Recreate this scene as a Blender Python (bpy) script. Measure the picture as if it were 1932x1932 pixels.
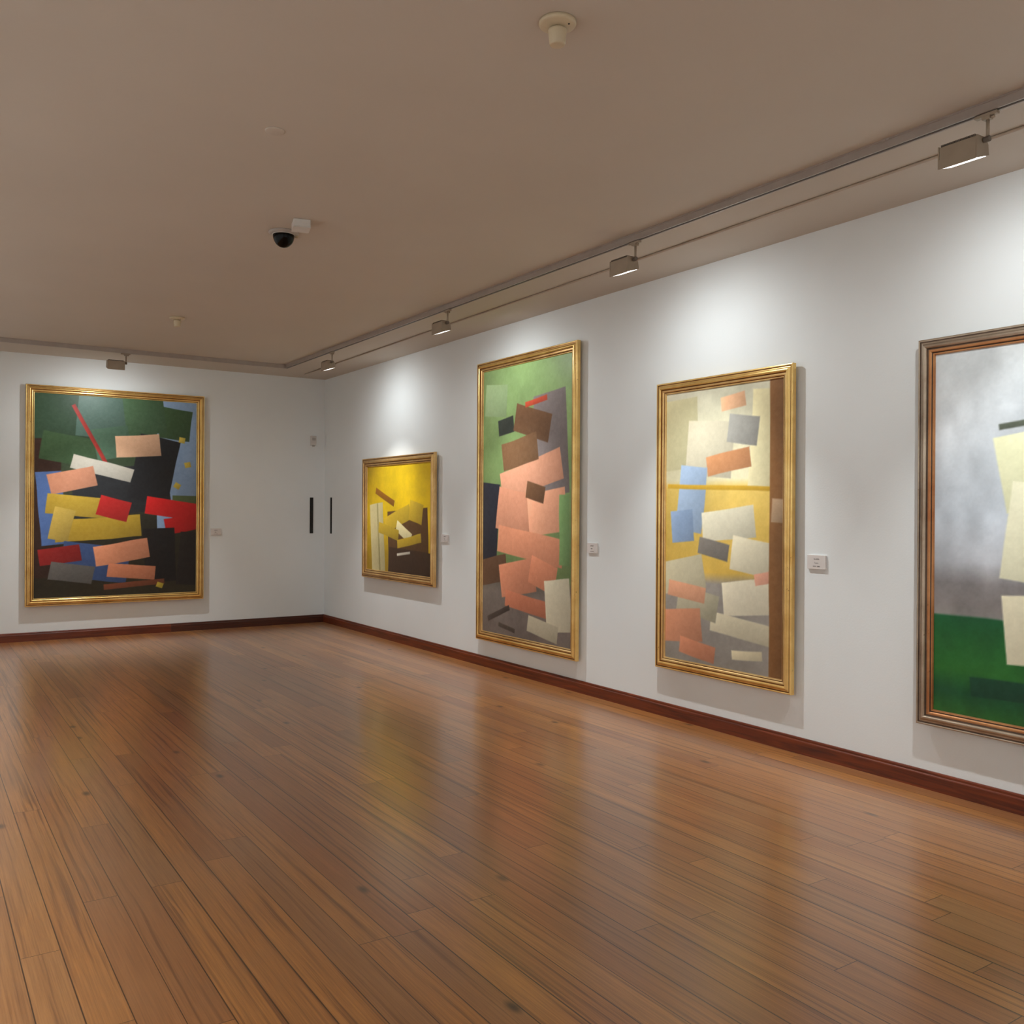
import bpy, math, random
import numpy as np
from mathutils import Matrix, Vector

for o in list(bpy.data.objects):
    bpy.data.objects.remove(o)
scene = bpy.context.scene
COL = scene.collection

# ------------------------------------------------------------------ camera
H = 3.35                                   # room height; corner of the two seen walls is the origin
F, YAW, PITCH, ROLL = 1717.5, 0.58646, -0.00203, 0.00599
CX, CY, CZ = -4.8174, -11.9477, 1.5610
fw = Vector((math.sin(YAW), math.cos(YAW), 0)); rt = Vector((math.cos(YAW), -math.sin(YAW), 0)); up = Vector((0, 0, 1))
w_ = fw * math.cos(PITCH) + up * math.sin(PITCH)
u2 = -fw * math.sin(PITCH) + up * math.cos(PITCH)
r_ = rt * math.cos(ROLL) + u2 * math.sin(ROLL)
u_ = -rt * math.sin(ROLL) + u2 * math.cos(ROLL)
cd = bpy.data.cameras.new('camera')
cam = bpy.data.objects.new('camera', cd)
COL.objects.link(cam)
cd.sensor_width = 36.0
cd.sensor_fit = 'HORIZONTAL'
cd.lens = F / 1932 * 36
m = Matrix.Identity(4)
for i in range(3):
    m[i][0], m[i][1], m[i][2] = r_[i], u_[i], -w_[i]
m[0][3], m[1][3], m[2][3] = CX, CY, CZ
cam.matrix_world = m
scene.camera = cam

# ------------------------------------------------------------------ light and exposure
scene.view_settings.view_transform = 'Standard'
scene.view_settings.look = 'None'
scene.view_settings.exposure = 0.1
scene.view_settings.gamma = 1.0
scene.view_settings.use_curve_mapping = False
world = bpy.data.worlds.new('world')
scene.world = world
world.use_nodes = True
world.node_tree.nodes['Background'].inputs[0].default_value = (0.5, 0.5, 0.5, 1)
world.node_tree.nodes['Background'].inputs[1].default_value = 0.0
# every track spotlight has a wide wash and a lower, tighter pool: (watts, cone, blend, degrees below the horizontal)
SPOT_BEAMS = [(30.0, math.radians(160), 1.0, math.radians(53)), (138.0, math.radians(78), 1.0, math.radians(76))]
UNSEEN_GAIN = 1.15                          # unseen spotlights of the left and rear walls, mostly added as fill
SPOT_COLOR = (0.94, 0.985, 1.0)


# ------------------------------------------------------------------ helpers
def lin(c):
    return tuple(((v / 255) / 12.92 if v / 255 <= 0.04045 else ((v / 255 + 0.055) / 1.055) ** 2.4) for v in c)


def mesh(name, verts, faces, mat=None, parent=None, smooth=False, loc=None):
    me = bpy.data.meshes.new(name)
    me.from_pydata([tuple(v) for v in verts], [], faces)
    me.validate()
    me.update()
    if smooth:
        me.polygons.foreach_set('use_smooth', [True] * len(me.polygons))
    o = bpy.data.objects.new(name, me)
    COL.objects.link(o)
    if mat:
        me.materials.append(mat)
    if parent:
        o.parent = parent
    if loc:
        o.location = loc
    return o


class MB:
    def __init__(self):
        self.v, self.f = [], []

    def add(self, v, f):
        n = len(self.v)
        self.v += [tuple(p) for p in v]
        self.f += [tuple(i + n for i in q) for q in f]
        return self

    def box(self, a, b):
        x0, y0, z0 = a
        x1, y1, z1 = b
        return self.add([(x0, y0, z0), (x1, y0, z0), (x1, y1, z0), (x0, y1, z0), (x0, y0, z1), (x1, y0, z1), (x1, y1, z1), (x0, y1, z1)],
                        [(0, 3, 2, 1), (4, 5, 6, 7), (0, 1, 5, 4), (1, 2, 6, 5), (2, 3, 7, 6), (3, 0, 4, 7)])

    def prism_x(self, prof, x0, x1):
        """profile of (y, z) points, counter-clockwise seen from +x, extruded along x"""
        n = len(prof)
        v = [(x0, p[0], p[1]) for p in prof] + [(x1, p[0], p[1]) for p in prof]
        f = [tuple(reversed(range(n))), tuple(range(n, 2 * n))]
        f += [(i, (i + 1) % n, n + (i + 1) % n, n + i) for i in range(n)]
        return self.add(v, f)

    def lathe(self, prof, c=(0, 0, 0), n=40):
        """(radius, z) profile turned about the vertical through c"""
        v, f = [], []
        for r, z in prof:
            for k in range(n):
                a = 2 * math.pi * k / n
                v.append((c[0] + r * math.cos(a), c[1] + r * math.sin(a), c[2] + z))
        for i in range(len(prof) - 1):
            for k in range(n):
                a, b = i * n + k, i * n + (k + 1) % n
                f.append((a, b, b + n, a + n))
        f.append(tuple(range(n - 1, -1, -1)))
        f.append(tuple((len(prof) - 1) * n + k for k in range(n)))
        return self.add(v, f)

    def tube(self, a, b, r, n=16, r2=None):
        a, b = Vector(a), Vector(b)
        d = (b - a).normalized()
        s = d.orthogonal().normalized()
        t = d.cross(s)
        v = []
        for p, q in ((a, r), (b, r2 or r)):
            for k in range(n):
                g = 2 * math.pi * k / n
                v.append(p + (s * math.cos(g) + t * math.sin(g)) * q)
        f = [(k, (k + 1) % n, n + (k + 1) % n, n + k) for k in range(n)]
        f += [tuple(reversed(range(n))), tuple(range(n, 2 * n))]
        return self.add(v, f)

    def build(self, name, mat, parent=None, smooth=False, bevel=0.0, seg=2):
        o = mesh(name, self.v, self.f, mat, parent, smooth)
        if bevel:
            b = o.modifiers.new('bevel', 'BEVEL')
            b.width = bevel
            b.segments = seg
            b.limit_method = 'ANGLE'
            b.angle_limit = math.radians(40)
        return o


def tag(o, label=None, cat=None, group=None, kind=None):
    if label:
        o['label'] = label
    if cat:
        o['category'] = cat
    if group:
        o['group'] = group
    if kind:
        o['kind'] = kind
    return o


def empty(name, loc, rz=0.0):
    o = bpy.data.objects.new(name, None)
    o.empty_display_size = 0.1
    o.location = loc
    o.rotation_euler = (0, 0, rz)
    COL.objects.link(o)
    return o


def copy_tree(o, parent=None):
    c = o.copy()
    COL.objects.link(c)
    if parent:
        c.parent = parent
    for ch in list(o.children):
        copy_tree(ch, c)
    return c


class NT:
    def __init__(self, name):
        self.m = bpy.data.materials.new(name)
        self.m.use_nodes = True
        self.t = self.m.node_tree
        self.b = self.t.nodes['Principled BSDF']

    def n(self, typ, **kw):
        nd = self.t.nodes.new(typ)
        for k, v in kw.items():
            setattr(nd, k, v)
        return nd

    def l(self, a, b):
        self.t.links.new(a, b)

    def val(self, x, sock):
        if isinstance(x, (int, float)):
            sock.default_value = x
        else:
            self.l(x, sock)

    def math(self, op, a, b=0.0, c=0.0):
        nd = self.n('ShaderNodeMath', operation=op)
        self.val(a, nd.inputs[0])
        self.val(b, nd.inputs[1])
        self.val(c, nd.inputs[2])
        return nd.outputs[0]

    def xyz(self, x, y, z):
        nd = self.n('ShaderNodeCombineXYZ')
        for i, q in enumerate((x, y, z)):
            self.val(q, nd.inputs[i])
        return nd.outputs[0]

    def noise(self, vec, scale, detail=2.0, rough=0.5, dist=0.0):
        nd = self.n('ShaderNodeTexNoise')
        self.l(vec, nd.inputs['Vector'])
        nd.inputs['Scale'].default_value = scale
        nd.inputs['Detail'].default_value = detail
        nd.inputs['Roughness'].default_value = rough
        nd.inputs['Distortion'].default_value = dist
        return nd.outputs['Fac']

    def ramp(self, fac, stops):
        nd = self.n('ShaderNodeValToRGB')
        e = nd.color_ramp.elements
        while len(e) < len(stops):
            e.new(0.5)
        for el, (p, c) in zip(e, stops):
            el.position = p
            el.color = (*c, 1)
        self.l(fac, nd.inputs[0])
        return nd.outputs[0]

    def mix(self, fac, a, b, mode='MIX'):
        nd = self.n('ShaderNodeMix', data_type='RGBA', blend_type=mode)
        self.val(fac, nd.inputs[0])
        for q, s in ((a, nd.inputs[6]), (b, nd.inputs[7])):
            if isinstance(q, tuple):
                s.default_value = (*q, 1)
            else:
                self.l(q, s)
        return nd.outputs[2]

    def bump(self, h, strength, dist):
        nd = self.n('ShaderNodeBump')
        nd.inputs['Strength'].default_value = strength
        nd.inputs['Distance'].default_value = dist
        self.l(h, nd.inputs['Height'])
        self.l(nd.outputs[0], self.b.inputs['Normal'])

    def obj(self):
        return self.n('ShaderNodeTexCoord').outputs['Object']


def flat(name, rgb, rough=0.5, metal=0.0, spec=0.5, var=0.06, scale=14.0):
    """one colour with a faint uneven tone and sheen"""
    k = NT(name)
    c = lin(rgb)
    nz = k.noise(k.obj(), scale, 4)
    k.l(k.ramp(nz, [(0.25, tuple(v * (1 - var) for v in c)), (0.75, tuple(min(1, v * (1 + var)) for v in c))]), k.b.inputs['Base Color'])
    k.b.inputs['Roughness'].default_value = rough
    k.b.inputs['Metallic'].default_value = metal
    k.b.inputs['Specular IOR Level'].default_value = spec
    return k.m


# ------------------------------------------------------------------ materials
def plaster(name, rgb, bump=0.12):
    k = NT(name)
    p = k.obj()
    c = lin(rgb)
    big = k.noise(p, 0.9, 3)
    k.l(k.ramp(big, [(0.3, tuple(v * 0.97 for v in c)), (0.7, tuple(min(1, v * 1.02) for v in c))]), k.b.inputs['Base Color'])
    k.b.inputs['Roughness'].default_value = 0.62
    k.b.inputs['Specular IOR Level'].default_value = 0.25
    h = k.math('ADD', k.noise(p, 90, 3), k.math('MULTIPLY', k.noise(p, 6, 2), 1.2))
    k.bump(h, bump, 0.004)
    return k.m


def floor_material():
    k = NT('varnished_floorboards')
    sep = k.n('ShaderNodeSeparateXYZ')
    k.l(k.obj(), sep.inputs[0])
    x, y = sep.outputs[0], sep.outputs[1]
    BW = 0.128
    xr = k.math('DIVIDE', k.math('ADD', x, 4.488), BW)
    row = k.math('FLOOR', xr)
    fx = k.math('FRACT', xr)

    def wn(a, b, c=0.0):
        nd = k.n('ShaderNodeTexWhiteNoise', noise_dimensions='3D')
        k.l(k.xyz(a, b, c), nd.inputs['Vector'])
        return nd.outputs['Value']
    rr = wn(row, 3.7)
    length = k.math('ADD', k.math('MULTIPLY', wn(row, 9.1), 1.5), 1.7)
    yl = k.math('ADD', k.math('DIVIDE', y, length), k.math('MULTIPLY', rr, 17.0))
    bid = k.math('FLOOR', yl)
    fy = k.math('FRACT', yl)
    r1, r2, r3 = wn(row, bid, 1.0), wn(row, bid, 2.0), wn(row, bid, 3.0)
    # grain: stretched along the board, shifted for every board
    off = k.math('MULTIPLY', r1, 31.0)
    gv = k.xyz(k.math('ADD', k.math('MULTIPLY', x, 9.0), off), k.math('ADD', k.math('MULTIPLY', y, 0.55), off), k.math('MULTIPLY', r2, 20.0))
    grain = k.noise(gv, 2.6, 7, 0.62)
    gv2 = k.xyz(k.math('ADD', k.math('MULTIPLY', x, 90.0), off), k.math('MULTIPLY', y, 1.6), off)
    fine = k.noise(gv2, 2.0, 5, 0.65)
    wob = k.math('MULTIPLY', k.noise(k.xyz(off, k.math('MULTIPLY', y, 0.9), r2), 1.0, 3), 1.0)
    gv3 = k.xyz(k.math('ADD', k.math('ADD', k.math('MULTIPLY', x, 30.0), off), wob), k.math('MULTIPLY', y, 0.35), off)
    streak = k.noise(gv3, 1.6, 4, 0.6)
    base = k.ramp(r2, [(0.0, lin((184, 118, 62))), (0.22, lin((206, 138, 72))), (0.42, lin((220, 150, 76))), (0.6, lin((184, 132, 82))),
                       (0.78, lin((172, 106, 60))), (1.0, lin((226, 156, 80)))])
    c = k.mix(k.math('MULTIPLY', k.math('SUBTRACT', 1.0, grain), 0.85), base, lin((136, 84, 44)))
    c = k.mix(k.ramp(streak, [(0.53, (0, 0, 0)), (0.66, (0.8, 0.8, 0.8))]), c, lin((100, 56, 28)))
    c = k.mix(k.ramp(fine, [(0.28, (0.55, 0.55, 0.55)), (0.6, (0, 0, 0))]), c, lin((108, 64, 34)))
    # knots
    vor = k.n('ShaderNodeTexVoronoi', feature='F1', voronoi_dimensions='2D')
    k.l(k.xyz(k.math('MULTIPLY', x, 1.7), k.math('MULTIPLY', y, 0.8), 0.0), vor.inputs['Vector'])
    vor.inputs['Scale'].default_value = 1.0
    vor.inputs['Randomness'].default_value = 1.0
    kn = k.ramp(vor.outputs['Distance'], [(0.0, (1, 1, 1)), (0.016, (0.85, 0.85, 0.85)), (0.045, (0, 0, 0))])
    c = k.mix(k.math('MULTIPLY', kn, k.math('GREATER_THAN', r3, 0.45)), c, lin((60, 34, 18)))
    # large worn zones, greyer than the rest
    worn = k.noise(k.obj(), 0.55, 4, 0.6)
    c = k.mix(k.ramp(worn, [(0.42, (0, 0, 0)), (0.68, (0.45, 0.45, 0.45))]), c, lin((160, 118, 80)))
    # gaps between boards and at their ends
    ex = k.math('MINIMUM', fx, k.math('SUBTRACT', 1.0, fx))
    gw = k.math('ADD', k.math('MULTIPLY', wn(row, 5.5), 0.016), 0.008)
    gx = k.math('LESS_THAN', ex, gw)
    ey = k.math('MULTIPLY', k.math('MINIMUM', fy, k.math('SUBTRACT', 1.0, fy)), length)
    gy = k.math('LESS_THAN', ey, 0.0016)
    gap = k.math('MAXIMUM', k.math('MULTIPLY', gx, 0.85), k.math('MULTIPLY', gy, 0.8))
    c = k.mix(gap, c, lin((42, 25, 15)))
    k.l(c, k.b.inputs['Base Color'])
    k.b.inputs['Roughness'].default_value = 0.3
    k.b.inputs['Specular IOR Level'].default_value = 0.5
    k.b.inputs['Coat Weight'].default_value = 0.6
    k.b.inputs['Coat Roughness'].default_value = 0.2
    h = k.math('SUBTRACT', k.math('MULTIPLY', k.noise(k.xyz(k.math('MULTIPLY', x, 8.0), k.math('MULTIPLY', y, 0.9), r1), 1.0, 3), 0.5), gap)
    k.bump(h, 0.06, 0.004)
    return k.m


def wood_trim(name, dark, light):
    k = NT(name)
    sep = k.n('ShaderNodeSeparateXYZ')
    k.l(k.obj(), sep.inputs[0])
    a = k.math('ADD', sep.outputs[0], sep.outputs[1])
    v = k.xyz(k.math('MULTIPLY', a, 1.4), k.math('MULTIPLY', sep.outputs[2], 26.0), 0.0)
    nz = k.noise(v, 1.6, 6, 0.6, 0.8)
    k.l(k.ramp(nz, [(0.3, lin(dark)), (0.7, lin(light))]), k.b.inputs['Base Color'])
    k.b.inputs['Roughness'].default_value = 0.38
    return k.m


def gilded(name, hi, lo, rough=0.34, metal=0.85, worn=(120, 60, 30)):
    k = NT(name)
    p = k.obj()
    nz = k.noise(p, 5.0, 5, 0.6)
    c = k.ramp(nz, [(0.3, lin(lo)), (0.62, lin(hi))])
    sp = k.noise(p, 38.0, 4, 0.65)
    c = k.mix(k.ramp(sp, [(0.66, (0, 0, 0)), (0.74, (0.7, 0.7, 0.7))]), c, lin(worn))
    k.l(c, k.b.inputs['Base Color'])
    k.b.inputs['Metallic'].default_value = metal
    k.b.inputs['Roughness'].default_value = rough
    k.bump(k.noise(p, 30.0, 2), 0.02, 0.002)
    return k.m


M_wall = plaster('white_wall_paint', (235, 239, 239))
M_ceil = plaster('ceiling_paint', (203, 194, 182), 0.05)
M_floor = floor_material()
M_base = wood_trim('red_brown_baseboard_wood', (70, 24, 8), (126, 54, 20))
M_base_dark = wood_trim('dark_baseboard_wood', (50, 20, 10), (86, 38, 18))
M_gold = gilded('bright_gold_leaf', (250, 214, 138), (226, 180, 102), 0.29, 0.78)
M_gold_dull = gilded('dull_gold_leaf', (236, 200, 138), (206, 162, 100), 0.33, 0.78)
M_copper = gilded('copper_gilt', (196, 140, 92), (166, 104, 62), 0.4, 0.6)
M_gild_dark = gilded('dark_gilt_grooves', (140, 92, 42), (104, 64, 28), 0.4, 0.6, (60, 32, 16))  # groove faces in darker gilt, to raise the moulding's contrast
M_silver_dark = gilded('dark_silver_grooves', (112, 94, 80), (84, 66, 54), 0.4, 0.6, (60, 44, 34))  # same darker groove faces for the silver frame
M_silver = gilded('silver_gilt', (196, 180, 160), (160, 140, 120), 0.38, 0.85, (120, 96, 76))
M_panel = flat('stretcher_wood', (120, 96, 70), 0.8)
M_alu = flat('grey_aluminium_track', (172, 162, 154), 0.42, 0.3)
M_slot = flat('black_track_slot', (26, 24, 23), 0.6)
M_lamp = flat('grey_lamp_enamel', (164, 150, 132), 0.45, 0.15)
M_lamp_dark = flat('lamp_fins_grey', (112, 104, 94), 0.5, 0.2)
M_conduit = flat('grey_brown_conduit', (186, 172, 156), 0.5, 0.1)
M_cream = flat('cream_plastic', (205, 190, 160), 0.4)
M_cream_dk = flat('darker_cream_plastic', (186, 166, 128), 0.45)
M_white = flat('white_plastic', (214, 210, 204), 0.4)
M_grey = flat('pale_grey_plastic', (178, 172, 166), 0.45)
M_black = flat('black_gloss', (5, 4, 4), 0.1, 0.0, 0.16)
M_matblack = flat('matte_black', (18, 14, 10), 0.6)
M_card = flat('white_card', (222, 216, 212), 0.6, var=0.02)
M_ink = flat('grey_ink', (92, 86, 84), 0.7)
M_ink2 = flat('pale_ink', (150, 143, 141), 0.7)

k = NT('lit_lamp_glass')
k.b.inputs['Base Color'].default_value = (1, 1, 1, 1)
k.b.inputs['Emission Color'].default_value = (1, 0.98, 0.95, 1)
k.b.inputs['Emission Strength'].default_value = 3.0
M_glow = k.m

k = NT('painted_canvas')
at = k.n('ShaderNodeVertexColor', layer_name='paint')
k.l(at.outputs['Color'], k.b.inputs['Base Color'])
k.b.inputs['Roughness'].default_value = 0.42
k.b.inputs['Specular IOR Level'].default_value = 0.4
k.bump(k.noise(k.obj(), 420.0, 2), 0.12, 0.001)
M_canvas = k.m

# ------------------------------------------------------------------ setting
XL, YR = -5.78, -14.6                       # wall out of view on the left, wall behind the camera
T = 0.15


def structure(name, a, b, mat):
    return tag(MB().box(a, b).build(name, mat), kind='structure')


structure('floor', (XL - T, YR - T, -0.1), (T, T, 0), M_floor)
structure('ceiling', (XL - T, YR - T, H), (T, T, H + 0.12), M_ceil)
structure('wall_right', (0, YR, 0), (T, T, H), M_wall)
structure('wall_back', (XL - T, 0, 0), (0, T, H), M_wall)
structure('wall_left', (XL - T, YR, 0), (XL, 0, H), M_wall)
structure('wall_rear', (XL - T, YR - T, 0), (T, YR, H), M_wall)

# baseboards: flat face, a groove under a stepped top
BB = [(0, 0), (0, 0.104), (-0.010, 0.104), (-0.014, 0.098), (-0.014, 0.086), (-0.018, 0.083), (-0.021, 0.078), (-0.021, 0)]


def baseboard(name, x0, x1, mat, rz=0.0, loc=(0, 0, 0)):
    o = MB().prism_x(BB, x0, x1).build(name, mat)
    o.rotation_euler = (0, 0, rz)
    o.location = loc
    return tag(o, kind='structure')


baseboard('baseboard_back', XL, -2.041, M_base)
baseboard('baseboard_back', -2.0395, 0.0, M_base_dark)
baseboard('baseboard_right', 0.021, -YR, M_base, -math.pi / 2)
baseboard('baseboard_left', YR, -0.021, M_base, math.pi / 2, (XL, 0, 0))
baseboard('baseboard_rear', -0.0, -XL, M_base, math.pi, (0, YR, 0))


# ------------------------------------------------------------------ paintings (generic colour compositions)
def vnoise(rng, hh, ww, cell):
    gy, gx = int(math.ceil(hh / cell)) + 3, int(math.ceil(ww / cell)) + 3
    g = rng.random((gy, gx))
    y = np.arange(hh) / cell
    x = np.arange(ww) / cell
    yi, xi = y.astype(int), x.astype(int)
    fy, fx = y - yi, x - xi
    fy = (fy * fy * (3 - 2 * fy))[:, None]
    fx = (fx * fx * (3 - 2 * fx))[None, :]
    a, b = g[np.ix_(yi, xi)], g[np.ix_(yi, xi + 1)]
    c, d = g[np.ix_(yi + 1, xi)], g[np.ix_(yi + 1, xi + 1)]
    return (a * (1 - fx) + b * fx) * (1 - fy) + (c * (1 - fx) + d * fx) * fy


def compose(wm, hm, seed, ground, shapes, step=0.006, cloud=0.0, tiles=None):
    """ground: list of (v, rgb); shapes, painted in order: (kind, u, v, half width, half height, turn in degrees, rgb)
    kind 'o' rounded pebble, 'c' long capsule, 'b' flat block"""
    rng = np.random.default_rng(seed)
    ww, hh = int(wm / step) + 1, int(hm / step) + 1
    U, V = np.meshgrid(np.linspace(0, 1, ww), np.linspace(0, 1, hh))
    asp = hm / wm
    wob = (vnoise(rng, hh, ww, 46) - 0.5) * 0.012
    soft = (vnoise(rng, hh, ww, 60) - 0.5)
    gv = [g[0] for g in ground]
    Vg = V + wob
    img = np.stack([np.interp(Vg, gv, [g[1][i] for g in ground]) for i in range(3)], -1).astype(float)
    img *= (1 + 0.16 * soft + 0.06 * (vnoise(rng, hh, ww, 14) - 0.5))[..., None]
    if cloud:
        cl = vnoise(rng, hh, ww * 2, 60)[:, ::2] * 0.6 + vnoise(rng, hh, ww * 2, 26)[:, ::2] * 0.4
        img *= (1 + cloud * (cl - 0.5))[..., None]
    if tiles:
        v0, v1, n, rgb = tiles
        tu, tv = (U * n) % 1, (V * asp * n * 1.5) % 1
        line = ((np.minimum(tu, 1 - tu) < 0.035) | (np.minimum(tv, 1 - tv) < 0.05)) & (V > v0) & (V < v1)
        img = np.where(line[..., None], img * 0.45 + np.array(rgb, float) * 0.55, img)
    for kind, u, v, a, b, turn, rgb in shapes:
        t = math.radians(turn)
        x0, y0 = U + wob * 0.7 - u, (V - v) * asp + wob * 0.7
        x = x0 * math.cos(t) + y0 * math.sin(t)
        y = -x0 * math.sin(t) + y0 * math.cos(t)
        b_ = b * asp
        if kind == 'o':
            d = np.hypot(x / a, y / b_)
            px = (1 - d) * min(a, b_)
            nx, ny = x / a, y / b_
        elif kind == 'c':
            if b_ >= a:
                yy = np.maximum(np.abs(y) - (b_ - a), 0)
                d = np.hypot(x, yy) / a
                px, nx, ny = (1 - d) * a, x / a, yy * np.sign(y) / a
            else:
                xx = np.maximum(np.abs(x) - (a - b_), 0)
                d = np.hypot(xx, y) / b_
                px, nx, ny = (1 - d) * b_, xx * np.sign(x) / b_, y / b_
        else:
            px = np.minimum(a - np.abs(x), b_ - np.abs(y))
            d = np.zeros_like(x)
            nx, ny = x / a, y / b_
        al = np.clip(px * ww / 1.3 + 0.5, 0, 1)[..., None]
        col = np.array(rgb, float)[None, None, :]
        if kind == 'b':
            tone = 1 - 0.10 * nx - 0.06 * ny + 0.10 * soft
        else:
            tone = 1.06 - 0.16 * (nx + ny * 0.5) - 0.30 * np.clip(d, 0, 1) ** 4 + 0.08 * soft
        img = img * (1 - al) + col * tone[..., None] * al
    img += (vnoise(rng, hh, ww, 5)[..., None] - 0.5) * 7
    img += (vnoise(rng, hh, ww, 1.7)[..., None] - 0.5) * 6
    return np.clip(img, 2, 252), ww, hh


def canvas_mesh(wm, hm, art, z0, y, parent):
    img, ww, hh = art
    s = img / 255
    lc = np.where(s <= 0.04045, s / 12.92, ((s + 0.055) / 1.055) ** 2.4)
    X, Z = np.meshgrid(np.linspace(-wm / 2, wm / 2, ww), np.linspace(hm, 0, hh) + z0)
    co = np.stack([X, np.full_like(X, y), Z], -1).reshape(-1, 3)
    # turned edges of the canvas run back to the stretcher
    idx = np.arange(ww * hh).reshape(hh, ww)
    q = np.stack([idx[1:, :-1], idx[1:, 1:], idx[:-1, 1:], idx[:-1, :-1]], -1).reshape(-1, 4)
    ring = np.concatenate([idx[0, :], idx[1:, -1], idx[-1, -2::-1], idx[-2:0:-1, 0]])
    back = co[ring].copy()
    back[:, 1] += 0.025
    n0 = len(co)
    m_ = len(ring)
    k_ = np.arange(m_)
    side = np.stack([ring, ring[(k_ + 1) % m_], n0 + (k_ + 1) % m_, n0 + k_], -1)
    allco = np.concatenate([co, back])
    faces = np.concatenate([q, side]).astype(np.int32)
    me = bpy.data.meshes.new('canvas')
    me.vertices.add(len(allco))
    me.vertices.foreach_set('co', allco.astype(np.float32).ravel())
    me.loops.add(faces.size)
    me.loops.foreach_set('vertex_index', faces.ravel())
    me.polygons.add(len(faces))
    me.polygons.foreach_set('loop_start', np.arange(0, faces.size, 4, dtype=np.int32))
    me.update(calc_edges=True)
    at = me.color_attributes.new('paint', 'FLOAT_COLOR', 'POINT')
    cc = np.concatenate([lc.reshape(-1, 3), lc.reshape(-1, 3)[ring]])
    at.data.foreach_set('color', np.concatenate([cc, np.ones((len(cc), 1))], 1).astype(np.float32).ravel())
    me.materials.append(M_canvas)
    o = bpy.data.objects.new('canvas', me)
    COL.objects.link(o)
    o.parent = parent
    return o


def ring_mesh(name, W, Ht, prof, mat, parent, dark=None, grooves=(), z0=0.0):
    """mitred frame: prof = (inset from the outer edge, distance in front of the wall); closed section"""
    v, f = [], []
    n = len(prof)
    for t, d in prof:
        v += [(-W / 2 + t, -d, z0 + t), (W / 2 - t, -d, z0 + t), (W / 2 - t, -d, z0 + Ht - t), (-W / 2 + t, -d, z0 + Ht - t)]
    for i in range(n):
        j = (i + 1) % n
        for k_ in range(4):
            l_ = (k_ + 1) % 4
            f.append((i * 4 + k_, i * 4 + l_, j * 4 + l_, j * 4 + k_))
    o = mesh(name, v, f, mat, parent)
    if dark:
        o.data.materials.append(dark)
        mid = [((prof[i][0] + prof[(i + 1) % n][0]) / 2) for i in range(n)]
        for p in o.data.polygons:
            t = mid[p.index // 4]
            if any(a <= t <= b for a, b in grooves):
                p.material_index = 1
    return o


def arc(p0, p1, bulge, n=6):
    """points from p0 to p1 along a shallow curve"""
    out = []
    dx, dy = p1[0] - p0[0], p1[1] - p0[1]
    for i in range(n + 1):
        s = i / n
        b = bulge * math.sin(math.pi * s)
        out.append((p0[0] + dx * s - dy * b, p0[1] + dy * s + dx * b))
    return out


def framed_painting(name, loc, rz, W, Ht, fwid, style, art_args, label):
    """W x Ht outer size, loc = middle of the lower edge on the wall"""
    root = tag(empty(name, loc, rz), label, 'painting')
    m1, m2 = style
    dk = M_silver_dark if m1 == M_silver else M_gild_dark
    D = 0.074
    s = fwid / 0.09
    # moulding: raised outer bead, hollow, rounded crown, step
    prof = [(0.0, 0.030), (0.0, 0.058)] + arc((0.0, 0.058), (0.012 * s, 0.066), 0.35, 4)[1:] + [(0.014 * s, 0.062)]
    prof += arc((0.014 * s, 0.062), (0.034 * s, D), -0.22, 5)[1:] + arc((0.034 * s, D), (0.052 * s, 0.066), 0.3, 5)[1:]
    prof += [(0.054 * s, 0.060), (0.060 * s, 0.060), (0.060 * s, 0.030)]
    ring_mesh('frame', W, Ht, prof, m1, root, dk, [(0.0121 * s, 0.020 * s), (0.0521 * s, 0.0595 * s)])
    lp = [(0.0601 * s, 0.034), (0.0601 * s, 0.060)] + arc((0.0601 * s, 0.060), (0.078 * s, 0.050), 0.22, 4)[1:] + [(0.081 * s, 0.053), (0.0865 * s, 0.052), (fwid, 0.044), (fwid, 0.034)]
    ring_mesh('inner_moulding', W, Ht, lp, m2, root, dk, [(0.074 * s, 0.0805 * s)])
    wi, hi = W - 2 * fwid + 0.012, Ht - 2 * fwid + 0.012
    canvas_mesh(wi, hi, compose(wi, hi, *art_args), fwid - 0.006, -0.040, root)
    MB().box((-W / 2 + fwid + 0.03, -0.0385, fwid + 0.03), (W / 2 - fwid - 0.03, -0.0005, Ht - fwid - 0.03)).build('stretcher', M_panel, root)
    return root


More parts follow.
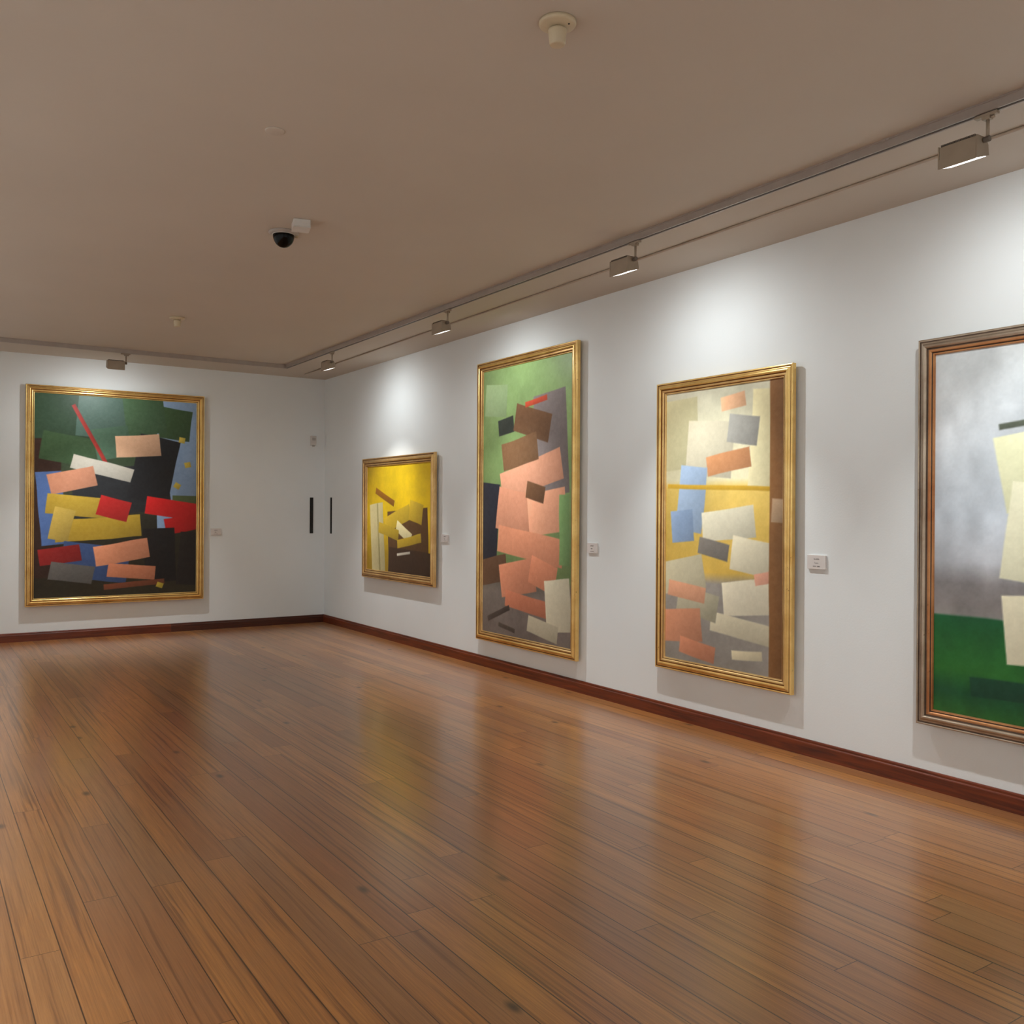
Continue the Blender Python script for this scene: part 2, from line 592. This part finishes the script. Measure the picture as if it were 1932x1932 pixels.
RW = -math.pi / 2                            # facing of things on the right wall
GR = (44, 66, 46)
framed_painting(
    'framed_painting', (-2.667, 0, 0.405), 0, 2.026, 2.586, 0.093, (M_gold, M_gold),
    (11, [(0, (50, 70, 54)), (0.3, (56, 74, 50)), (0.5, (60, 62, 46)), (0.62, (42, 40, 30)), (0.85, (42, 36, 24)), (1, (46, 40, 26))],
     [('b', 0.9, 0.3, 0.16, 0.36, 0, (132, 156, 186)), ('b', 0.86, 0.12, 0.10, 0.08, 6, (56, 80, 50)), ('b', 0.05, 0.56, 0.09, 0.34, 3, (60, 38, 28)), ('b', 0.12, 0.1, 0.16, 0.12, -4, (60, 88, 64)), ('b', 0.4, 0.09, 0.15, 0.12, 5, (84, 112, 100)),
      ('b', 0.66, 0.08, 0.13, 0.1, -7, (68, 96, 66)), ('b', 0.2, 0.27, 0.16, 0.07, 9, (64, 92, 58)), ('b', 0.46, 0.23, 0.11, 0.08, -11, (76, 106, 84)), ('b', 0.33, 0.2, 0.012, 0.17, -28, (176, 54, 46)), ('b', 0.94, 0.55, 0.1, 0.06, 0, (76, 88, 56)),
      ('b', 0.1, 0.56, 0.075, 0.18, -5, (90, 120, 178)), ('b', 0.52, 0.47, 0.3, 0.12, -7, (38, 40, 43)), ('b', 0.72, 0.36, 0.13, 0.17, 11, (30, 31, 34)), ('b', 0.62, 0.24, 0.14, 0.055, -5, (216, 172, 138)), ('b', 0.4, 0.36, 0.19, 0.035, 14, (196, 190, 176)),
      ('b', 0.22, 0.42, 0.14, 0.05, -13, (212, 146, 114)), ('b', 0.28, 0.55, 0.21, 0.05, 5, (188, 156, 56)), ('b', 0.38, 0.66, 0.26, 0.055, -4, (178, 146, 48)), ('b', 0.16, 0.64, 0.06, 0.08, 12, (200, 170, 80)), ('b', 0.47, 0.56, 0.10, 0.05, 16, (172, 36, 34)),
      ('b', 0.84, 0.56, 0.17, 0.045, 8, (190, 30, 30)), ('b', 0.9, 0.64, 0.11, 0.04, -9, (168, 24, 24)), ('b', 0.76, 0.8, 0.1, 0.14, -3, (24, 21, 21)), ('b', 0.95, 0.82, 0.07, 0.14, 4, (30, 26, 24)), ('b', 0.36, 0.83, 0.2, 0.09, 7, (58, 78, 120)),
      ('b', 0.52, 0.78, 0.17, 0.05, -9, (204, 134, 100)), ('b', 0.58, 0.88, 0.15, 0.035, 6, (188, 118, 86)), ('b', 0.6, 0.945, 0.19, 0.014, -4, (112, 62, 40)), ('b', 0.15, 0.79, 0.12, 0.04, -8, (146, 36, 34)), ('b', 0.22, 0.88, 0.13, 0.045, 9, (98, 95, 91)),
      ('b', 0.76, 0.955, 0.022, 0.013, 20, (172, 152, 54)), ('b', 0.9, 0.2, 0.02, 0.014, 10, (190, 168, 70)), ('b', 0.94, 0.33, 0.02, 0.014, -14, (186, 164, 66)), ('b', 0.87, 0.44, 0.02, 0.014, 30, (188, 166, 68))]),
    'largest gold-framed painting, alone on the back wall, dark green with black, red and mustard')

framed_painting(
    'framed_painting', (0, -2.331, 0.717), RW, 1.866, 1.472, 0.105, (M_gold_dull, M_gold_dull),
    (12, [(0, (226, 188, 24)), (0.45, (232, 192, 22)), (0.75, (206, 168, 26)), (1, (170, 136, 34))],
     [('b', 0.66, 0.76, 0.30, 0.34, -3, (92, 64, 36)), ('b', 0.7, 0.93, 0.34, 0.15, 2, (64, 44, 30)), ('b', 0.18, 0.7, 0.11, 0.34, -5, (214, 200, 146)), ('b', 0.2, 0.7, 0.012, 0.34, -5, (176, 162, 108)), ('b', 0.3, 0.3, 0.16, 0.03, 18, (150, 96, 26)),
      ('b', 0.5, 0.5, 0.2, 0.07, -16, (204, 170, 48)), ('b', 0.78, 0.44, 0.1, 0.09, 12, (188, 156, 44)), ('b', 0.6, 0.62, 0.12, 0.05, 22, (224, 210, 158)), ('b', 0.36, 0.62, 0.16, 0.05, 9, (194, 162, 46)), ('b', 0.68, 0.7, 0.18, 0.04, -8, (184, 152, 42)), ('b', 0.6, 0.82, 0.1, 0.012, -6, (206, 198, 180))]),
    'smallest gold-framed painting, yellow and brown, nearest the corner on the right wall')

framed_painting(
    'framed_painting', (0, -4.968, 0.272), RW, 1.636, 2.746, 0.092, (M_gold, M_gold_dull),
    (13, [(0, (152, 184, 120)), (0.4, (138, 166, 104)), (0.78, (104, 124, 78)), (0.8, (104, 98, 88)), (0.84, (124, 114, 106)), (1, (114, 104, 98))],
     [('b', 0.78, 0.3, 0.17, 0.18, -4, (130, 120, 118)), ('b', 0.16, 0.12, 0.13, 0.06, 5, (166, 192, 140)), ('b', 0.28, 0.22, 0.09, 0.03, -8, (58, 64, 58)), ('b', 0.06, 0.6, 0.13, 0.17, 4, (46, 50, 62)), ('b', 0.14, 0.76, 0.16, 0.05, -9, (104, 76, 56)),
      ('b', 0.56, 0.41, 0.34, 0.055, -12, (226, 162, 130)), ('b', 0.38, 0.54, 0.2, 0.08, 9, (222, 154, 122)), ('b', 0.74, 0.54, 0.2, 0.075, -7, (230, 164, 130)), ('b', 0.55, 0.66, 0.36, 0.05, 6, (218, 146, 112)), ('b', 0.42, 0.78, 0.2, 0.06, -10, (210, 138, 106)),
      ('b', 0.7, 0.76, 0.14, 0.05, 14, (204, 132, 100)), ('b', 0.52, 0.87, 0.24, 0.03, 5, (196, 122, 92)), ('b', 0.58, 0.22, 0.2, 0.05, 15, (120, 86, 60)), ('b', 0.44, 0.32, 0.2, 0.05, -9, (134, 98, 68)), ('b', 0.62, 0.47, 0.1, 0.03, 12, (110, 78, 54)), ('b', 0.62, 0.145, 0.12, 0.01, -6, (206, 84, 58)),
      ('b', 0.86, 0.86, 0.13, 0.09, -6, (202, 194, 168)), ('b', 0.7, 0.95, 0.16, 0.03, 8, (184, 176, 152)), ('b', 0.2, 0.92, 0.14, 0.01, -20, (76, 66, 60)), ('b', 0.3, 0.97, 0.1, 0.008, 9, (80, 70, 62)), ('b', 0.92, 0.6, 0.05, 0.12, 0, (118, 152, 96))]),
    'tallest gold-framed painting, green and salmon, second from the corner on the right wall')

framed_painting(
    'framed_painting', (0, -7.416, 0.376), RW, 1.278, 2.148, 0.086, (M_gold, M_gold_dull),
    (14, [(0, (222, 218, 192)), (0.33, (226, 218, 180)), (0.36, (228, 196, 104)), (0.66, (222, 184, 84)), (0.70, (158, 152, 144)), (1, (148, 142, 134))],
     [('b', 0.1, 0.16, 0.2, 0.13, -3, (216, 208, 164)), ('b', 0.84, 0.2, 0.1, 0.17, 4, (224, 214, 170)), ('b', 0.4, 0.22, 0.2, 0.10, 5, (212, 204, 178)), ('b', 0.56, 0.27, 0.18, 0.035, -9, (198, 140, 96)), ('b', 0.68, 0.16, 0.12, 0.05, 8, (160, 158, 150)), ('b', 0.24, 0.4, 0.12, 0.12, 7, (166, 188, 214)), ('b', 0.16, 0.5, 0.1, 0.06, -6, (146, 170, 202)),
      ('b', 0.6, 0.06, 0.1, 0.025, -7, (240, 188, 146)), ('b', 0.52, 0.36, 0.5, 0.008, 2, (206, 164, 52)), ('b', 0.56, 0.49, 0.22, 0.055, -6, (222, 216, 190)), ('b', 0.44, 0.58, 0.13, 0.03, 10, (128, 122, 114)), ('b', 0.76, 0.6, 0.17, 0.06, 8, (216, 208, 180)), ('b', 0.74, 0.74, 0.22, 0.06, -7, (222, 214, 188)), ('b', 0.66, 0.85, 0.24, 0.035, 5, (208, 200, 172)),
      ('b', 0.16, 0.68, 0.2, 0.06, -11, (206, 198, 166)), ('b', 0.3, 0.78, 0.18, 0.05, 9, (180, 174, 148)), ('b', 0.2, 0.74, 0.17, 0.03, 6, (220, 162, 128)), ('b', 0.14, 0.87, 0.2, 0.06, -6, (212, 148, 114)), ('b', 0.3, 0.95, 0.16, 0.03, 8, (204, 138, 106)), ('b', 0.86, 0.67, 0.08, 0.02, -12, (212, 156, 132)),
      ('b', 0.72, 0.94, 0.12, 0.016, -6, (212, 202, 170)), ('b', 0.95, 0.5, 0.06, 0.6, 0, (128, 88, 50)), ('b', 0.95, 0.44, 0.045, 0.04, 3, (168, 140, 110))]),
    'gold-framed painting in cream, yellow, grey and pale blue, third from the corner')

framed_painting(
    'framed_painting', (0, -9.92, 0.372), RW, 1.98, 2.160, 0.092, (M_silver, M_copper),
    (15, [(0, (210, 217, 219)), (0.2, (200, 206, 210)), (0.45, (184, 192, 200)), (0.58, (178, 182, 188)), (0.64, (134, 130, 130)), (0.70, (142, 136, 134)), (0.728, (150, 146, 142)),
          (0.735, (20, 96, 52)), (0.8, (30, 100, 44)), (0.88, (40, 104, 40)), (0.94, (20, 78, 44)), (1, (44, 100, 40))],
     [('b', 0.48, 0.90, 0.36, 0.025, -3, (16, 62, 42)), ('b', 0.5, 0.3, 0.3, 0.10, -10, (206, 206, 170)), ('b', 0.5, 0.52, 0.28, 0.13, 7, (210, 208, 180)), ('b', 0.4, 0.74, 0.18, 0.09, -5, (214, 208, 180)), ('b', 0.62, 0.82, 0.2, 0.06, 6, (202, 196, 168)), ('b', 0.44, 0.19, 0.24, 0.008, -8, (76, 82, 70))],
     0.006, 0.30),
    'silver-and-copper-framed painting with grey sky and green ground, cut off at the right edge')

# ------------------------------------------------------------------ lighting tracks
TX, TY, TH = -0.90, -0.965, 0.045
TRK = [(-0.020, H - 0.0002), (-0.024, H - 0.0002), (-0.024, H - 0.006), (-0.020, H - 0.008), (-0.020, H - TH), (-0.010, H - TH), (-0.010, H - TH + 0.012),
       (0.010, H - TH + 0.012), (0.010, H - TH), (0.020, H - TH), (0.020, H - 0.0002)]


def track(loc, rz, x0, x1, clips, label):
    root = tag(empty('lighting_track', loc, rz), label, 'lighting track', 'lighting tracks on the ceiling')
    MB().prism_x(TRK, x0, x1).build('rail', M_alu, root)
    MB().box((x0, -0.0098, H - TH + 0.006), (x1, 0.0098, H - TH + 0.0119)).build('conductor_strip', M_slot, root)
    for c in clips:
        b = MB().box((c - 0.018, -0.027, H - 0.012), (c + 0.018, -0.0245, H - 0.0004))
        b.tube((c, -0.027, H - 0.006), (c, -0.031, H - 0.006), 0.004, 10)
        b.build('clip', M_alu, root)
    for c in (x0 + 0.012, x1 - 0.012):
        MB().box((c - 0.014, -0.0215, H - TH - 0.002), (c + 0.014, 0.0215, H - TH - 0.0002)).build('end_cap', M_alu, root)
    return root


# local x of a track on the right wall runs towards the camera
track((TX, 0, 0), RW, -TY - 0.02, 13.9, [1.5, 2.2, 3.4, 4.4, 5.6, 6.55, 8.3, 9.3, 10.6], 'grey aluminium lighting track along the right wall carrying four spotlights')
track((0, TY, 0), 0, -4.6, TX - 0.021, [-3.75, -3.2, -2.55, -1.4], 'grey aluminium lighting track along the back wall carrying one spotlight')
track((-4.93, 0, 0), math.pi / 2, -13.6, -1.1, [-12.3, -9.5, -5.5, -2.3], 'grey aluminium lighting track along the left wall, out of view')
track((0, -13.75, 0), math.pi, 1.1, 4.8, [1.35, 4.3], 'added grey aluminium lighting track along the rear wall, behind the viewpoint')  # added, with its spotlights, for the room's general light

# ceiling conduit between the right track and the wall
c = MB().tube((-0.440, -0.385, H - 0.0075), (-0.575, -13.9, H - 0.0075), 0.0072, 14)
tag(c.build('conduit', M_conduit, None, True), 'thin straight conduit along the ceiling between right track and wall', 'conduit')


# ------------------------------------------------------------------ spotlights
def make_spotlight():
    root = empty('track_spotlight', (0, 0, 0))
    zb = H - TH                               # underside of the track
    a = MB().box((-0.055, -0.013, zb - 0.016), (0.045, 0.013, zb - 0.0022))
    a.box((-0.02, -0.016, zb - 0.030), (0.016, 0.016, zb - 0.016))
    a.tube((0.016, 0, zb - 0.023), (0.030, 0, zb - 0.023), 0.007, 12)
    a.build('adapter', M_lamp, root, bevel=0.002)
    s = MB().tube((0, 0, zb - 0.029), (0, 0, zb - 0.105), 0.0075, 14)
    s.build('stem', M_lamp, root, True)
    kn = MB().tube((0.010, 0, zb - 0.113), (-0.016, 0, zb - 0.113), 0.013, 16)
    kn.tube((0, 0, zb - 0.103), (0, 0, zb - 0.115), 0.010, 14)
    kn.build('pivot', M_lamp_dark, root, bevel=0.0015)
    zc = zb - 0.145
    x0, x1 = -0.202, -0.020
    sec = [(-0.046, 0.046), (-0.046, -0.048), (0.046, -0.020), (0.040, 0.020), (0.024, 0.046)]
    sec = [(y, zc + z) for y, z in sec]
    hs = MB().prism_x(sec, x0 + 0.006, x1 - 0.006).build('housing', M_lamp, root, bevel=0.003)
    MB().box((x0 + 0.0062, -0.0485, zc - 0.0535), (x1 - 0.0062, -0.0463, zc - 0.010)).build('shade_lip', M_lamp, root)
    hs_fin = MB()
    for i in range(22):
        x = x0 + 0.014 + i * (x1 - x0 - 0.028) / 21
        hs_fin.box((x - 0.0017, -0.044, zc + 0.0465), (x + 0.0017, 0.022, zc + 0.056))
    hs_fin.build('heat_sink', M_lamp_dark, hs)
    for xa, xb in ((x0, x0 + 0.0058), (x1 - 0.0058, x1)):
        big = [(-0.048, zc + 0.050), (-0.048, zc - 0.052), (0.049, zc - 0.022), (0.043, zc + 0.022), (0.026, zc + 0.050)]
        MB().prism_x(big, xa, xb).build('end_plate', M_lamp, root, bevel=0.001)
    # lit glass closing the lower opening
    n = Vector((0.092, 0.028)).normalized()
    nn = Vector((n.y, -n.x))
    p0, p1 = Vector((-0.040, zc - 0.0467)), Vector((0.042, zc - 0.0218))
    gl = [p0 + nn * 0.0004, p0 + nn * 0.0032, p1 + nn * 0.0032, p1 + nn * 0.0004]
    MB().prism_x([(q.x, q.y) for q in gl], x0 + 0.012, x1 - 0.012).build('lit_glass', M_glow, root)
    for k_, (watts, cone, blend, tilt) in enumerate(SPOT_BEAMS):
        lamp = bpy.data.lights.new('spotlight_beam', 'SPOT')
        lamp.energy = watts
        lamp.color = SPOT_COLOR
        lamp.spot_size = cone
        lamp.spot_blend = blend
        lamp.shadow_soft_size = 0.028
        lo = bpy.data.objects.new('spotlight_beam', lamp)
        COL.objects.link(lo)
        lo.parent = root
        lo.location = ((x0 + x1) / 2, 0.030, zc - 0.066)
        lo.rotation_euler = (math.pi / 2 - tilt, 0, 0)
    return root


SL = [
    ((TX, -9.782, 0), RW, 'nearest spotlight on the right track, large grey box above the silver-framed painting'),
    ((TX, -7.476, 0), RW, 'grey spotlight on the right track above the cream and yellow painting'),
    ((TX, -5.02, 0), RW, 'small grey spotlight on the right track above the tallest painting'),
    ((TX, -2.43, 0), RW, 'farthest and smallest-looking spotlight on the right track, next to the corner'),
    ((-2.765, TY, 0), 0.0, 'grey box spotlight on the back track above the largest painting'),
    ((TX, -12.3, 0), RW, 'spotlight on the right track beyond the right edge of the view'),
]
proto = make_spotlight()
for i, (loc, rz, lab) in enumerate(SL):
    o = proto if i == 0 else copy_tree(proto)
    o.location = loc
    o.rotation_euler = (0, 0, rz)
    tag(o, lab, 'spotlight', 'spotlights on the ceiling tracks')
unseen = {}
ORD = ('first', 'second', 'third', 'fourth', 'fifth', 'sixth', 'seventh', 'eighth')
SPOTS = [((-4.93, -1.6 - 1.55 * i, 0), math.pi / 2, ORD[i] + ' fill spotlight from the back wall on the left track, out of view') for i in range(8)]  # left row, mostly added to supply the room's general light
SPOTS += [((-1.6 - 1.0 * i, -13.75, 0), math.pi, ORD[i] + ' added spotlight from the right wall on the rear track, behind the viewpoint') for i in range(3)]  # unseen rear row, added as fill light
for loc, rz, lab in SPOTS:
    o = copy_tree(proto)
    o.location = loc
    o.rotation_euler = (0, 0, rz)
    tag(o, lab, 'spotlight', 'spotlights on the ceiling tracks')
    for ch in o.children:
        if ch.type == 'LIGHT':
            if ch.data.name not in unseen:
                d = ch.data.copy()
                d.energy = ch.data.energy * UNSEEN_GAIN
                unseen[ch.data.name] = d
            ch.data = unseen[ch.data.name]


# ------------------------------------------------------------------ things on the ceiling
def smoke_detector():
    root = empty('smoke_detector', (0, 0, H))
    MB().lathe([(0.068, -0.0003), (0.069, -0.010), (0.067, -0.014), (0.060, -0.018), (0.040, -0.022), (0.034, -0.024)], n=48).build('base', M_cream, root, True)
    MB().lathe([(0.024, -0.0242), (0.024, -0.031)], n=32).build('neck', M_cream_dk, root, True)
    hd = MB().lathe([(0.034, -0.0312), (0.034, -0.036), (0.030, -0.080), (0.027, -0.086), (0.020, -0.088)], n=40).build('sensor_head', M_cream, root, True)
    MB().lathe([(0.0035, -0.0185), (0.0035, -0.0225)], (0.020, -0.043, 0.0), 12).build('indicator', M_matblack, root)
    return root


sd = smoke_detector()
sd.location = (-2.842, -9.256, H)
tag(sd, 'larger cream smoke detector on the ceiling at the top edge of the view', 'smoke detector', 'smoke detectors on the ceiling')
s2 = copy_tree(sd)
s2.location = (-2.715, -3.09, H)
tag(s2, 'distant smoke detector on the ceiling above the back-wall painting', 'smoke detector', 'smoke detectors on the ceiling')

dome = tag(empty('dome_camera', (-2.796, -6.217, H)), 'black dome security camera in a pale ring on the ceiling', 'security camera')
MB().lathe([(0.094, -0.0003), (0.096, -0.007), (0.092, -0.012), (0.078, -0.017), (0.072, -0.017)], n=56).build('base_ring', M_grey, dome, True)
R = 0.069
MB().lathe([(R * math.cos(t), -0.0175 - 0.083 * math.sin(t)) for t in [math.pi / 2 * i / 14 for i in range(14)]] + [(0.002, -0.1005)], n=56).build('dome', M_black, dome, True)
b = MB().lathe([(R + 0.0005, -0.0172), (R + 0.004, -0.0172), (R + 0.004, -0.021), (R + 0.0005, -0.021)], n=56)
b.build('trim_ring', M_white, dome, True)
MB().tube((0.083, -0.012, -0.0145), (0.083, -0.012, -0.026), 0.010, 16).build('lock_screw', M_cream, dome, True)

jb = tag(empty('junction_box', (-2.781, -6.489, H)), 'small white junction box on the ceiling beside the dome camera', 'junction box')
jb.rotation_euler = (0, 0, math.radians(-14))
MB().box((-0.052, -0.06, -0.046), (0.052, 0.06, -0.0003)).build('box', M_white, jb, bevel=0.004)
MB().box((-0.053, -0.061, -0.0515), (0.053, 0.061, -0.0463)).build('lid', M_white, jb, bevel=0.002)

c = MB().lathe([(0.046, -0.0003), (0.046, -0.0035), (0.043, -0.005)], (0, 0, 0), 48)
o = c.build('cover_plate', M_ceil, None, True)
o.location = (-3.375, -7.73, H)
tag(o, 'round blank cover plate set flat in the ceiling left of the dome camera', 'cover plate')

# ------------------------------------------------------------------ things on the walls
ms = tag(empty('motion_sensor', (-0.172, 0, 2.43)), 'small white motion sensor high on the back wall near the corner', 'motion sensor')
MB().prism_x([(-0.0003, 0.0), (-0.0003, 0.135), (-0.026, 0.135), (-0.034, 0.125), (-0.036, 0.06), (-0.034, 0.035), (-0.020, 0.004)], -0.040, 0.040).build('body', M_white, ms, bevel=0.005)
MB().prism_x([(-0.0362, 0.070), (-0.0362, 0.108), (-0.040, 0.102), (-0.041, 0.078)], -0.024, 0.024).build('lens', M_grey, ms, bevel=0.001)
MB().tube((0, -0.018, 0.002), (0, -0.018, -0.010), 0.022, 20, 0.014).build('swivel_base', M_grey, ms, True)

tag(structure_like := MB().box((-0.0165, -0.007, 0), (0.0165, -0.0003, 0.18)).build('cover_strip', M_wall, None, bevel=0.002), 'faint wall-coloured cover strip high on the right wall at the corner', 'cover strip')
structure_like.location = (0, -0.045, 2.41)
structure_like.rotation_euler = (0, 0, RW)

o = MB().box((-0.024, -0.008, 0), (0.024, -0.0003, 0.492)).build('black_strip', M_matblack, None, bevel=0.001)
o.location = (-0.189, 0, 1.227)
tag(o, 'wider black vertical strip on the back wall left of the corner', 'strip', 'black vertical strips beside the corner')
o2 = o.copy()
COL.objects.link(o2)
o2.location = (0, -0.245, 1.227)
o2.rotation_euler = (0, 0, RW)
tag(o2, 'thinner-looking black vertical strip on the right wall beside the corner', 'strip', 'black vertical strips beside the corner')


def word(text, size, mat, parent, loc):
    cu = bpy.data.curves.new('lettering', 'FONT')
    cu.body = text
    cu.size = size
    cu.align_x = 'CENTER'
    cu.extrude = 0.0003
    t = bpy.data.objects.new('lettering', cu)
    COL.objects.link(t)
    bpy.context.view_layer.update()
    me = bpy.data.meshes.new_from_object(t.evaluated_get(bpy.context.evaluated_depsgraph_get()))
    bpy.data.objects.remove(t)
    me.materials.clear()
    me.materials.append(mat)
    o = bpy.data.objects.new('lettering', me)
    COL.objects.link(o)
    o.parent = parent
    o.location = loc
    o.rotation_euler = (math.pi / 2, 0, 0)
    return o


def bar(w, h, mat, parent, loc, seed):
    """illegible line of tiny print"""
    rng = random.Random(seed)
    b = MB()
    x = -w / 2
    while x < w / 2 - 0.002:
        g = min(w / 2 - x, rng.uniform(0.003, 0.008))
        b.box((x, -0.0006, -h / 2 * rng.uniform(0.6, 1)), (x + g, 0, h / 2 * rng.uniform(0.6, 1)))
        x += g + 0.0016
    o = b.build('lettering', mat, parent)
    o.location = loc
    return o


def plaque(loc, rz, w, h, label, kind):
    root = tag(empty('wall_label', loc, rz), label, 'wall label', 'caption labels beside the paintings')
    MB().box((-w / 2, -0.014, -h / 2), (w / 2, -0.0003, h / 2)).build('card', M_card, root, bevel=0.0008, seg=1)
    y = -0.0142
    if kind == 'read':
        word('Sovtfish', 0.0135, M_ink, root, (0.002, y, 0.015))
        word('Toors', 0.0135, M_ink, root, (0.0, y, -0.010))
        bar(0.026, 0.007, M_ink2, root, (-0.012, y, -0.027), 5)
        bar(0.018, 0.007, M_ink, root, (0.018, y, -0.027), 6)
    else:
        bar(0.040, 0.010, M_ink2, root, (0, y, 0.018), kind)
        bar(0.022, 0.008, M_ink, root, (-0.004, y, -0.006), kind + 1)
        bar(0.046, 0.006, M_ink2, root, (0, y, -0.028), kind + 2)
    return root


plaque((-1.487, 0, 1.259), 0, 0.130, 0.084, 'small white label on the back wall right of the largest painting', 20)
plaque((0, -3.415, 1.254), RW, 0.140, 0.084, 'small white label between the smallest and the tallest painting', 30)
plaque((0, -5.938, 1.246), RW, 0.132, 0.084, 'white label between the tallest painting and the cream and yellow one', 40)
plaque((0, -8.208, 1.243), RW, 0.138, 0.088, 'largest-looking white label, right of the cream and yellow painting', 'read')
